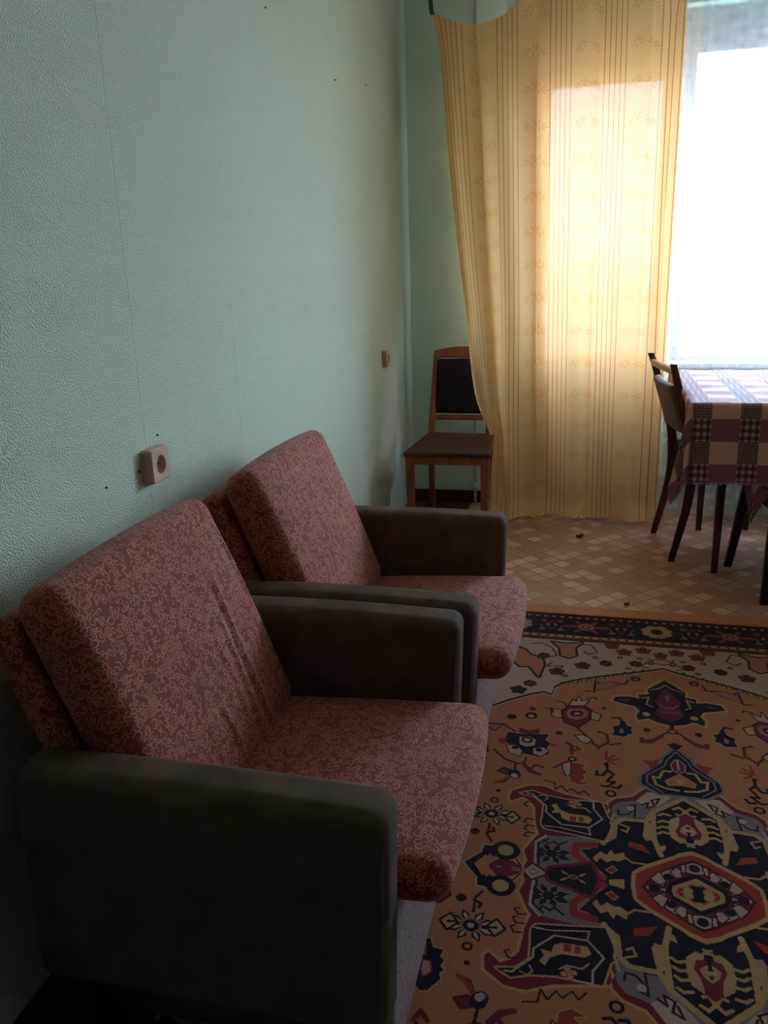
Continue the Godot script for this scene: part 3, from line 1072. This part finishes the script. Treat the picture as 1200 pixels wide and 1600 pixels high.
func curtains() -> void:
	var c := sheet(340, 60, curtain_at, func(s: float, t: float) -> Vector2: return Vector2((s - 0.02) * 4.52, (1.0 - t) * 15.5), Vector3.BACK)
	var o := part("yellow_curtain", c, M.yellow_cloth, self)
	tag(o, "translucent yellow curtain with brown stripes and woven stars, hanging to the floor", "curtain")
	var tulle := func(s: float, t: float) -> Vector3:
		var h := lerpf(0.012, 2.5, t)
		var x := lerpf(0.52, 3.05, s)
		var z := 0.105 + 0.013 * sin(x * 33.0 + 0.6 * sin(h * 2.0)) + 0.006 * sin(x * 76.0 + h)
		var hem := smoothstep(0.10, 0.0, h)
		z += hem * (0.04 + 0.02 * sin(x * 16.0))
		return Vector3(x, h + (0.004 * (1.0 + sin(x * 27.0)) if h < 0.05 else 0.0), z)
	o = part("sheer_curtain", sheet(300, 40, tulle, func(s: float, t: float) -> Vector2: return Vector2(s * 12.9, t * 11.0), Vector3.BACK), M.tulle, self)
	tag(o, "white sheer curtain with woven squares hanging before the bright window", "curtain")
	# rod above the picture, with the hooks that carry the yellow cloth
	var rod := thing("curtain_rod", "dark curtain rod with hooks holding up the yellow curtain", "curtain rod", Vector3(0, 2.545, 0.175))
	part("rod", tube([Vector3(0.08, 0, 0), Vector3(1.6, 0, 0), Vector3(3.2, 0, 0)], 0.011), M.rod_paint, rod)
	part("bracket", rbox(Vector3(0.02, 0.03, 0.175), 0.004, 2), M.rod_paint, rod, Vector3(0.12, 0.012, -0.087))
	part("bracket", rbox(Vector3(0.02, 0.03, 0.175), 0.004, 2), M.rod_paint, rod, Vector3(3.1, 0.012, -0.087))
	for h in HOOKS:
		var p := curtain_at(h[0], 1.0) - rod.position
		if h[0] == 0.0:
			p.z += 0.004
		part("hook", curved_post([p + Vector3(-0.002, -0.012, 0.006), p + Vector3(-0.008, 0.03, 0.006), Vector3(p.x - 0.014, -0.02, 0.012), Vector3(p.x - 0.012, 0.014, 0.0)], [Vector2(0.010, 0.005), Vector2(0.009, 0.005), Vector2(0.007, 0.004), Vector2(0.006, 0.004)], 4), M.rod_paint, rod)
	# thin pipe up the wall behind chair and curtain
	var pipe := thing("heating_pipe", "thin white pipe rising up the green wall behind the corner chair", "pipe", Vector3(0.378, 0, 0.028))
	part("riser", tube([Vector3(0, 0.0, 0), Vector3(0, 1.3, 0), Vector3(0, 2.6, 0)], 0.009, 12), M.pipe_paint, pipe)
	part("collar", lathe([Vector2(0.009, 0.09), Vector2(0.016, 0.085), Vector2(0.016, 0.12), Vector2(0.009, 0.125)], 14), M.pipe_paint, pipe)

# ------------------------------------------------------------------ armchairs
func armchair(label: String, at: Vector3, wrinkled: bool) -> Node3D:
	# local axes: x towards the seat's front, z across; origin on the wall side, on the floor, at the middle of the width
	var a := thing("armchair", label, "armchair", at, 0.0, "low armchairs along the wall")
	for s in [1.0, -1.0]:
		var bend := func(p: Vector3, _n: Vector3) -> Vector3:
			# top swells a little, the front end leans with the seat
			return p + Vector3(0.012 * (p.y / 0.4), 0.006 * sin((p.x + 0.3) * 5.0) * smoothstep(0.1, 0.2, p.y), 0)
		var arm := part("armrest", rbox(Vector3(0.60, 0.40, 0.092), 0.027, 4, Vector3i(8, 6, 1), bend), M.velvet, a, Vector3(0.42, 0.37, s * 0.325))
		part("piping", tube([Vector3(0.70, 0.20, s * 0.325 + 0.040), Vector3(0.712, 0.40, s * 0.325 + 0.040), Vector3(0.716, 0.53, s * 0.325 + 0.036)], 0.004, 6), M.velvet, arm, -arm.position)
	# seat cushion
	var seat_bend := func(p: Vector3, n: Vector3) -> Vector3:
		var u := p.x / 0.26
		var v := p.z / 0.265
		var puff := (1.0 - pow(clampf(absf(u), 0, 1), 2.4)) * (1.0 - pow(clampf(absf(v), 0, 1), 2.4))
		return p + Vector3(0.014 * n.x * (1.0 - v * v), 0.016 * puff * signf(p.y) * (1.0 if p.y > 0 else 0.3), 0.0)
	part("seat_cushion", rbox(Vector3(0.53, 0.082, 0.535), 0.039, 4, Vector3i(10, 1, 10), seat_bend), M.paisley, a, Vector3(0.525, 0.352, -0.006), Vector3(0, 0, 3.5))
	# back cushion: leans to the wall
	var back_bend := func(p: Vector3, n: Vector3) -> Vector3:
		var u := p.y / 0.25
		var v := p.z / 0.278
		var puff := (1.0 - pow(clampf(absf(u), 0, 1), 3.0)) * (1.0 - pow(clampf(absf(v), 0, 1), 3.0))
		var d := 0.016 * puff * signf(p.x)
		if wrinkled and p.x > 0.0:
			# slack folds in the cover, running down the cushion
			for f in [[-0.247, 0.20, -0.10, 0.007, 0.006], [-0.128, 0.15, -0.24, 0.008, 0.008], [-0.086, 0.05, -0.22, 0.006, 0.006], [-0.035, 0.02, -0.2, 0.006, 0.004], [0.03, -0.05, -0.24, 0.008, 0.006], [0.085, -0.1, -0.24, 0.007, 0.004]]:
				var e: float = (p.z - f[0] - 0.012 * sin(p.y * 9.0 + f[0] * 30.0)) / f[3]
				d += 0.55 * f[4] * (exp(-e * e / 1.5) - 0.5 * exp(-(e - 2.0) * (e - 2.0) / 2.0)) * smoothstep(f[1], f[1] - 0.08, p.y) * smoothstep(f[2] - 0.02, f[2] + 0.05, p.y)
		return p + Vector3(d, 0.008 * n.y * (1.0 - v * v), 0)
	part("back_cushion", rbox(Vector3(0.095, 0.50, 0.556), 0.036, 4, Vector3i(2, 36, 110) if wrinkled else Vector3i(2, 10, 10), back_bend), M.paisley, a, Vector3(0.228, 0.59, 0), Vector3(0, 0, 21.5))
	part("back_frame", rbox(Vector3(0.062, 0.63, 0.55), 0.024, 3, Vector3i(1, 6, 6)), M.paisley, a, Vector3(0.170, 0.472, 0), Vector3(0, 0, 20.5))
	# base between the arms
	part("front_panel", rbox(Vector3(0.03, 0.30, 0.556), 0.008, 2), M.panel_fabric, a, Vector3(0.688, 0.168, 0))
	part("seat_base", rbox(Vector3(0.52, 0.285, 0.55), 0.01, 2), M.velvet, a, Vector3(0.41, 0.163, 0))
	for x in [0.19, 0.64]:
		for s in [1.0, -1.0]:
			part("leg", post([[Vector3(x, 0.0125 if x > 0.5 else 0.0, s * 0.325), 0.016, 0.016], [Vector3(x, 0.19, s * 0.325), 0.022, 0.022]]), M.black_wood, a)
	return a

func armchairs() -> void:
	armchair("dark velvet armchair with pink paisley cushions, nearest one, its back cover creased", Vector3(0.0, 0, 3.13), true)
	armchair("dark velvet armchair with pink paisley cushions, standing second, towards the wooden chair", Vector3(0.022, 0, 2.385), false)

# ------------------------------------------------------------------ wooden chair in the corner
func corner_chair() -> void:
	var c := thing("corner_chair", "brown wooden chair with dark padded back standing in the corner by the curtain", "chair")
	var w := 0.018
	# front legs and back posts
	part("leg", post([[Vector3(0.165, 0.0, 0.705), w * 0.8, w * 0.8], [Vector3(0.160, 0.44, 0.70), w * 1.15, w]]), M.chair_wood, c)
	part("leg", post([[Vector3(0.510, 0.0045, 0.705), w * 0.8, w * 0.8], [Vector3(0.515, 0.44, 0.70), w * 1.15, w]]), M.chair_wood, c)
	for x in [0.185, 0.480]:
		part("back_post", curved_post([Vector3(x + 0.02 * signf(x - 0.33), 0.0045 if x > 0.33 else 0.0, 0.18), Vector3(x, 0.42, 0.275), Vector3(x, 0.60, 0.20), Vector3(x, 0.825, 0.10)], [Vector2(0.013, 0.014), Vector2(0.016, 0.018), Vector2(0.015, 0.015), Vector2(0.014, 0.012)], 6), M.chair_wood, c)
	# seat: frame and dark inset
	var seat := begin(false)
	var q := [Vector3(0.135, 0, 0.735), Vector3(0.54, 0, 0.735), Vector3(0.505, 0, 0.26), Vector3(0.165, 0, 0.26)]
	var mid := Vector3(0.336, 0.44, 0.5)
	for i in 4:
		var a: Vector3 = q[i]
		var b: Vector3 = q[(i + 1) % 4]
		var out := (a + b) / 2.0 - Vector3(mid.x, 0, mid.z)
		var y0 := Vector3(0, 0.425, 0)
		var y1 := Vector3(0, 0.441, 0)
		var y2 := Vector3(0, 0.446, 0)
		var ins := func(p: Vector3) -> Vector3: return p + (Vector3(mid.x, 0, mid.z) - p) * 0.025
		quad(seat, a + y0, b + y0, b + y1, a + y1, out)
		quad(seat, a + y1, b + y1, ins.call(b) + y2, ins.call(a) + y2, out + Vector3.UP * 0.3)
	quad(seat, q[0] + Vector3(0, 0.425, 0), q[1] + Vector3(0, 0.425, 0), q[2] + Vector3(0, 0.425, 0), q[3] + Vector3(0, 0.425, 0), Vector3.DOWN)
	var t := []
	for p in q:
		t.append(p + (Vector3(mid.x, 0, mid.z) - p) * 0.025 + Vector3(0, 0.446, 0))
	quad(seat, t[0], t[1], t[2], t[3], Vector3.UP)
	part("seat", done(seat), M.seat_wood, c)
	part("apron", rbox(Vector3(0.33, 0.042, 0.02), 0.004, 2), M.chair_wood, c, Vector3(0.338, 0.404, 0.705))
	part("apron", rbox(Vector3(0.28, 0.042, 0.02), 0.004, 2), M.chair_wood, c, Vector3(0.333, 0.404, 0.285))
	for s in [[0.168, -3.0], [0.503, 3.0]]:
		part("side_rail", rbox(Vector3(0.02, 0.04, 0.40), 0.004, 2), M.black_wood if s[0] < 0.3 else M.chair_wood, c, Vector3(s[0], 0.402, 0.49), Vector3(0, s[1], 0))
	# backrest: arched top rail, pad, lower rail
	var rail := func(p: Vector3, _n: Vector3) -> Vector3:
		return p + Vector3(0, 0.022 * (1.0 - pow(p.x / 0.165, 2.0)) * (1.0 if p.y > 0 else 0.0), 0)
	part("top_rail", rbox(Vector3(0.325, 0.034, 0.020), 0.004, 2, Vector3i(14, 1, 1), rail), M.chair_wood, c, Vector3(0.333, 0.826, 0.10), Vector3(-22, 0, 0))
	part("lower_rail", rbox(Vector3(0.30, 0.026, 0.018), 0.004, 2), M.chair_wood, c, Vector3(0.333, 0.520, 0.232), Vector3(-22, 0, 0))
	part("back_pad", rbox(Vector3(0.278, 0.285, 0.034), 0.012, 3, Vector3i(4, 4, 1)), M.dark_fabric, c, Vector3(0.333, 0.672, 0.172), Vector3(-23, 0, 0))

# ------------------------------------------------------------------ table, its cloth, chair and stool
const TL := 1.345
const TR := 2.60
const TN := 1.165
const TF := 0.225
const TH := 0.757

func cloth_at(s: float, t: float) -> Vector3:
	var x := lerpf(TL - 0.24, TR + 0.30, s)
	var z := lerpf(TF - 0.10, TN + 0.298, t)
	var cx := clampf(x, TL, TR)
	var cz := clampf(z, TF, TN)
	var a := x - cx
	var b := z - cz
	var r := Vector2(a, b).length()
	var y := TH + 0.003 + 0.0016 * sin(x * 34.0 + z * 5.0) * sin(z * 21.0) * (1.0 if r == 0.0 else 0.0)
	if r > 0.0:
		var d := Vector2(a, b) / r
		var corner := 2.0 * absf(d.x * d.y)
		var out := 0.012 * minf(1.0, r / 0.015) + r * 0.02
		if absf(b) > 0.0 and a == 0.0:
			out += 0.010 * r / 0.3 * (1.0 + sin(x * 19.0 + 1.0))
		if a < 0.0 and b == 0.0:
			# pushed in by the chair's back
			out -= 0.075 * smoothstep(0.0, 0.16, r) * smoothstep(0.3, 0.45, z) * smoothstep(1.08, 0.86, z)
		out += corner * r * (0.05 if b < 0.0 else 0.22)
		out += corner * 0.012 * sin(atan2(d.y, d.x) * 14.0) * r / 0.3
		var drop := sqrt(maxf(r * r - minf(out, r) * minf(out, r), 0.0))
		y -= drop
		cx += d.x * out
		cz += d.y * out
	return Vector3(cx, y, cz)

func dining() -> void:
	var t := thing("dining_table", "dark wooden dining table under the plaid tablecloth by the window", "table")
	part("table_top", rbox(Vector3(TR - TL, 0.026, TN - TF), 0.006, 2), M.dark_wood, t, Vector3((TL + TR) / 2, TH - 0.013, (TN + TF) / 2))
	var lx := [1.505, 2.45]
	var lz := [0.345, 0.925]
	for x in lx:
		for z in lz:
			part("leg", post([[Vector3(x, 0.004, z), 0.0125, 0.0125], [Vector3(x, 0.60, z), 0.020, 0.020], [Vector3(x, TH - 0.027, z), 0.022, 0.022]]), M.dark_wood, t)
	for z in lz:
		part("apron", rbox(Vector3(0.90, 0.085, 0.02), 0.003, 2), M.dark_wood, t, Vector3(1.978, TH - 0.07, z))
	for x in lx:
		part("apron", rbox(Vector3(0.02, 0.085, 0.54), 0.003, 2), M.dark_wood, t, Vector3(x, TH - 0.07, 0.635))
	var cl := thing("tablecloth", "plaid tablecloth in beige and purple hanging over the dining table", "tablecloth")
	part("cloth", sheet(140, 100, cloth_at, func(s: float, tt: float) -> Vector2: return Vector2(lerpf(TL - 0.24, TR + 0.30, s) - 1.40 + 0.057, lerpf(TF - 0.10, TN + 0.298, tt) - TN - 0.145) / 0.17, Vector3.UP), M.plaid, cl)
	# scalloped lace along the near and left hems
	var lace := begin(false)
	for edge in 2:
		var n := 78 if edge == 0 else 54
		for i in n:
			var p0 := cloth_at(float(i) / n, 1.0) if edge == 0 else cloth_at(0.0, float(i) / n)
			var p1 := cloth_at(float(i + 1) / n, 1.0) if edge == 0 else cloth_at(0.0, float(i + 1) / n)
			var last: Vector3
			for k in 7:
				var u := k / 6.0
				var p := p0.lerp(p1, u)
				if k > 0:
					var q := p0.lerp(p1, (k - 1) / 6.0)
					quad(lace, q, p, p - Vector3(0, 0.003 + 0.010 * sin(PI * u), 0), q - Vector3(0, 0.003 + 0.010 * sin(PI * (k - 1) / 6.0), 0), Vector3.BACK)
				last = p
	part("lace_hem", done(lace), M.lace, cl)

	# chair drawn up to the left end of the table; it faces the table
	var c := thing("dining_chair", "dark brown chair with padded back and pale top rail at the end of the table", "chair")
	var far := [Vector3(1.292, 0.004, 0.42), Vector3(1.345, 0.26, 0.42), Vector3(1.352, 0.44, 0.42), Vector3(1.316, 0.62, 0.42), Vector3(1.232, 0.862, 0.42)]
	var near := [Vector3(1.342, 0.004, 0.81), Vector3(1.392, 0.26, 0.805), Vector3(1.398, 0.44, 0.80), Vector3(1.362, 0.62, 0.79), Vector3(1.300, 0.855, 0.775)]
	var hv := [Vector2(0.013, 0.012), Vector2(0.018, 0.014), Vector2(0.021, 0.015), Vector2(0.019, 0.014), Vector2(0.014, 0.012)]
	part("back_post", curved_post(far, hv, 6), M.dark_wood, c)
	part("back_post", curved_post(near, hv, 6), M.dark_wood, c)
	var turn := rad_to_deg(atan2(0.068, 0.355))
	part("top_rail", rbox(Vector3(0.020, 0.030, 0.35), 0.006, 3), M.rail_wood, c, Vector3(1.274, 0.822, 0.60), Vector3(0, turn, 14))
	part("back_pad", rbox(Vector3(0.036, 0.215, 0.345), 0.014, 3, Vector3i(1, 4, 5), func(p: Vector3, _n: Vector3) -> Vector3: return p - Vector3(0.014 * (1.0 - pow(p.z / 0.18, 2.0)), 0, 0)), M.chair_fabric, c, Vector3(1.318, 0.665, 0.605), Vector3(0, 7.5, 18))
	part("seat", rbox(Vector3(0.40, 0.045, 0.40), 0.018, 3, Vector3i(4, 1, 4)), M.dark_fabric, c, Vector3(1.575, 0.437, 0.555), Vector3(0, 9, 0))
	var rail := func(p: Vector3, _n: Vector3) -> Vector3:
		return p + (Vector3(0, 0.022 * pow(absf(p.x) / 0.18, 3.0) * -1.0, 0) if p.y < 0 else Vector3.ZERO)
	part("apron", rbox(Vector3(0.36, 0.05, 0.018), 0.004, 2, Vector3i(10, 1, 1), rail), M.dark_wood, c, Vector3(1.582, 0.395, 0.725), Vector3(0, 9, 0))
	part("apron", rbox(Vector3(0.36, 0.05, 0.018), 0.004, 2, Vector3i(10, 1, 1), rail), M.dark_wood, c, Vector3(1.53, 0.395, 0.385), Vector3(0, 9, 0))
	part("apron", rbox(Vector3(0.018, 0.05, 0.33), 0.004, 2), M.dark_wood, c, Vector3(1.742, 0.395, 0.525), Vector3(0, 9, 0))
	part("leg", post([[Vector3(1.722, 0.004, 0.310), 0.013, 0.013], [Vector3(1.710, 0.42, 0.335), 0.019, 0.019]]), M.dark_wood, c)
	part("leg", post([[Vector3(1.790, 0.004, 0.715), 0.013, 0.013], [Vector3(1.775, 0.42, 0.69), 0.019, 0.019]]), M.dark_wood, c)

	# stool pushed half under the near side of the table
	var s := thing("stool", "black wooden stool pushed under the near side of the table", "stool")
	var legs := [[1.57, 0.84, 1.615, 0.90], [1.645, 1.245, 1.665, 1.19], [1.965, 0.80, 1.94, 0.86], [2.03, 1.20, 1.985, 1.15]]
	for l in legs:
		part("leg", post([[Vector3(l[0], 0.004, l[1]), 0.015, 0.015], [Vector3(l[2], 0.41, l[3]), 0.021, 0.021]]), M.black_wood, s)
	part("seat", rbox(Vector3(0.37, 0.03, 0.37), 0.01, 3), M.black_wood, s, Vector3(1.80, 0.425, 1.025), Vector3(0, 8, 0))
	for e in [[Vector3(1.64, 0.375, 1.045), 0.0], [Vector3(1.96, 0.375, 1.0), 0.0], [Vector3(1.78, 0.375, 0.885), 90.0], [Vector3(1.825, 0.375, 1.17), 90.0]]:
		part("apron", rbox(Vector3(0.016, 0.05, 0.28), 0.003, 2), M.black_wood, s, e[0], Vector3(0, 8 + e[1], 0))
	# plaid cloth thrown over the stool, a corner hanging down
	var cover := func(u: float, v: float) -> Vector3:
		var p := Vector2(u - 0.5, v - 0.5) * 0.52
		p = p.rotated(deg_to_rad(38.0))
		var lim := Vector2(clampf(p.x, -0.19, 0.19), clampf(p.y, -0.19, 0.19))
		var o := p - lim
		var r := o.length()
		var out := minf(r, 0.008) + r * 0.08
		var d := o.normalized() if r > 0.0 else Vector2.ZERO
		var q := lim + d * out
		var y := 0.4435 - maxf(0.0, r - out * 0.3) + 0.002 * sin(u * 40.0) * sin(v * 31.0)
		var w := Basis(Vector3.UP, deg_to_rad(8.0)) * Vector3(q.x, 0, q.y)
		return Vector3(1.80 + w.x, y, 1.025 + w.z)
	var o := part("stool_cloth", sheet(40, 40, cover, func(u: float, v: float) -> Vector2: return Vector2(u, v) * 3.0, Vector3.UP), M.plaid, self)
	tag(o, "plaid cloth thrown over the black stool, one corner hanging down", "cloth")

# ------------------------------------------------------------------ things on the papered wall
func socket(label: String, at: Vector3, w: float, h: float) -> void:
	var s := thing("wall_socket", label, "socket", at)
	var st := begin()
	var n := 64
	# rings from the wall outwards, over the bevelled rim, across the face and down into the round well
	var rows := []
	for row in [[0.0, 1.0, 0.0], [0.021, 1.0, 0.0], [0.0245, 0.96, 0.0], [0.026, 0.90, 0.0], [0.026, 0.0, 0.0215], [0.025, 0.0, 0.0205], [0.0125, 0.0, 0.0200], [0.012, 0.0, 0.0]]:
		var pts := []
		for i in n:
			var a := TAU * i / n
			var p := Vector2(cos(a), sin(a))
			var sq := p / pow(pow(absf(p.x), 18.0) + pow(absf(p.y), 18.0), 1.0 / 18.0)
			pts.append(Vector3(row[0], sq.y * h / 2.0 * row[1], sq.x * w / 2.0 * row[1]) if row[2] == 0.0 and row[1] > 0.0 else Vector3(row[0], p.y * row[2], p.x * row[2]))
		rows.append(pts)
	for r in rows.size() - 1:
		st.set_smooth_group([0, 1, 1, 2, 3, 3, 4][r])
		for i in n:
			var k := (i + 1) % n
			var mid: Vector3 = (rows[r][i] + rows[r + 1][k]) / 2.0
			var out := Vector3(0, mid.y, mid.z) if r == 0 else Vector3(0.3, 0, 0) + Vector3(0, mid.y, mid.z) if r < 3 else Vector3(1, 0, 0) if r == 3 or r == 6 else Vector3(0.0001, -mid.y, -mid.z)
			quad(st, rows[r][i], rows[r][k], rows[r + 1][k], rows[r + 1][i], out)
	part("cover", done(st), M.socket_plastic, s)
	for k in [-1, 0, 1]:
		part("pin_hole" if k else "screw", lathe([Vector2(0.0, 0.0), Vector2(0.0028, 0.0), Vector2(0.0028, 0.0012), Vector2(0.0, 0.0014)], 12), M.hole_black, s, Vector3(0.0118, 0.0, k * 0.0095), Vector3(0, 0, -90))

func wall_things() -> void:
	socket("beige square wall socket above the nearest armchair", Vector3(0.002, 0.872, 2.757), 0.084, 0.078)
	socket("small beige wall socket near the corner beside the wooden chair", Vector3(0.002, 0.852, 0.515), 0.075, 0.078)
	var spots := [
		[Vector3(0.002, 2.02, 1.83), "small dark nail high in the papered wall, the one farthest from the corner"],
		[Vector3(0.002, 1.95, 1.14), "small dark nail in the papered wall, lower of the two towards the corner"],
		[Vector3(0.002, 2.01, 0.69), "small dark nail in the papered wall, the one closest to the corner"],
		[Vector3(0.002, 0.932, 2.72), "tiny dark nail in the wall just above the nearest socket"],
		[Vector3(0.002, 0.868, 2.815), "tiny dark nail in the wall close beside the nearest socket"],
		[Vector3(0.002, 0.868, 2.95), "tiny dark nail in the wall above the creased back cushion"],
	]
	for s in spots:
		var n := part(numbered("nail"), lathe([Vector2(0.0, 0.0), Vector2(0.0014, 0.0), Vector2(0.0014, 0.003), Vector2(0.0032, 0.0035), Vector2(0.0032, 0.0045), Vector2(0.0, 0.005)], 10), M.nail_metal, self, s[0], Vector3(0, 0, -90))
		tag(n, s[1], "nail")
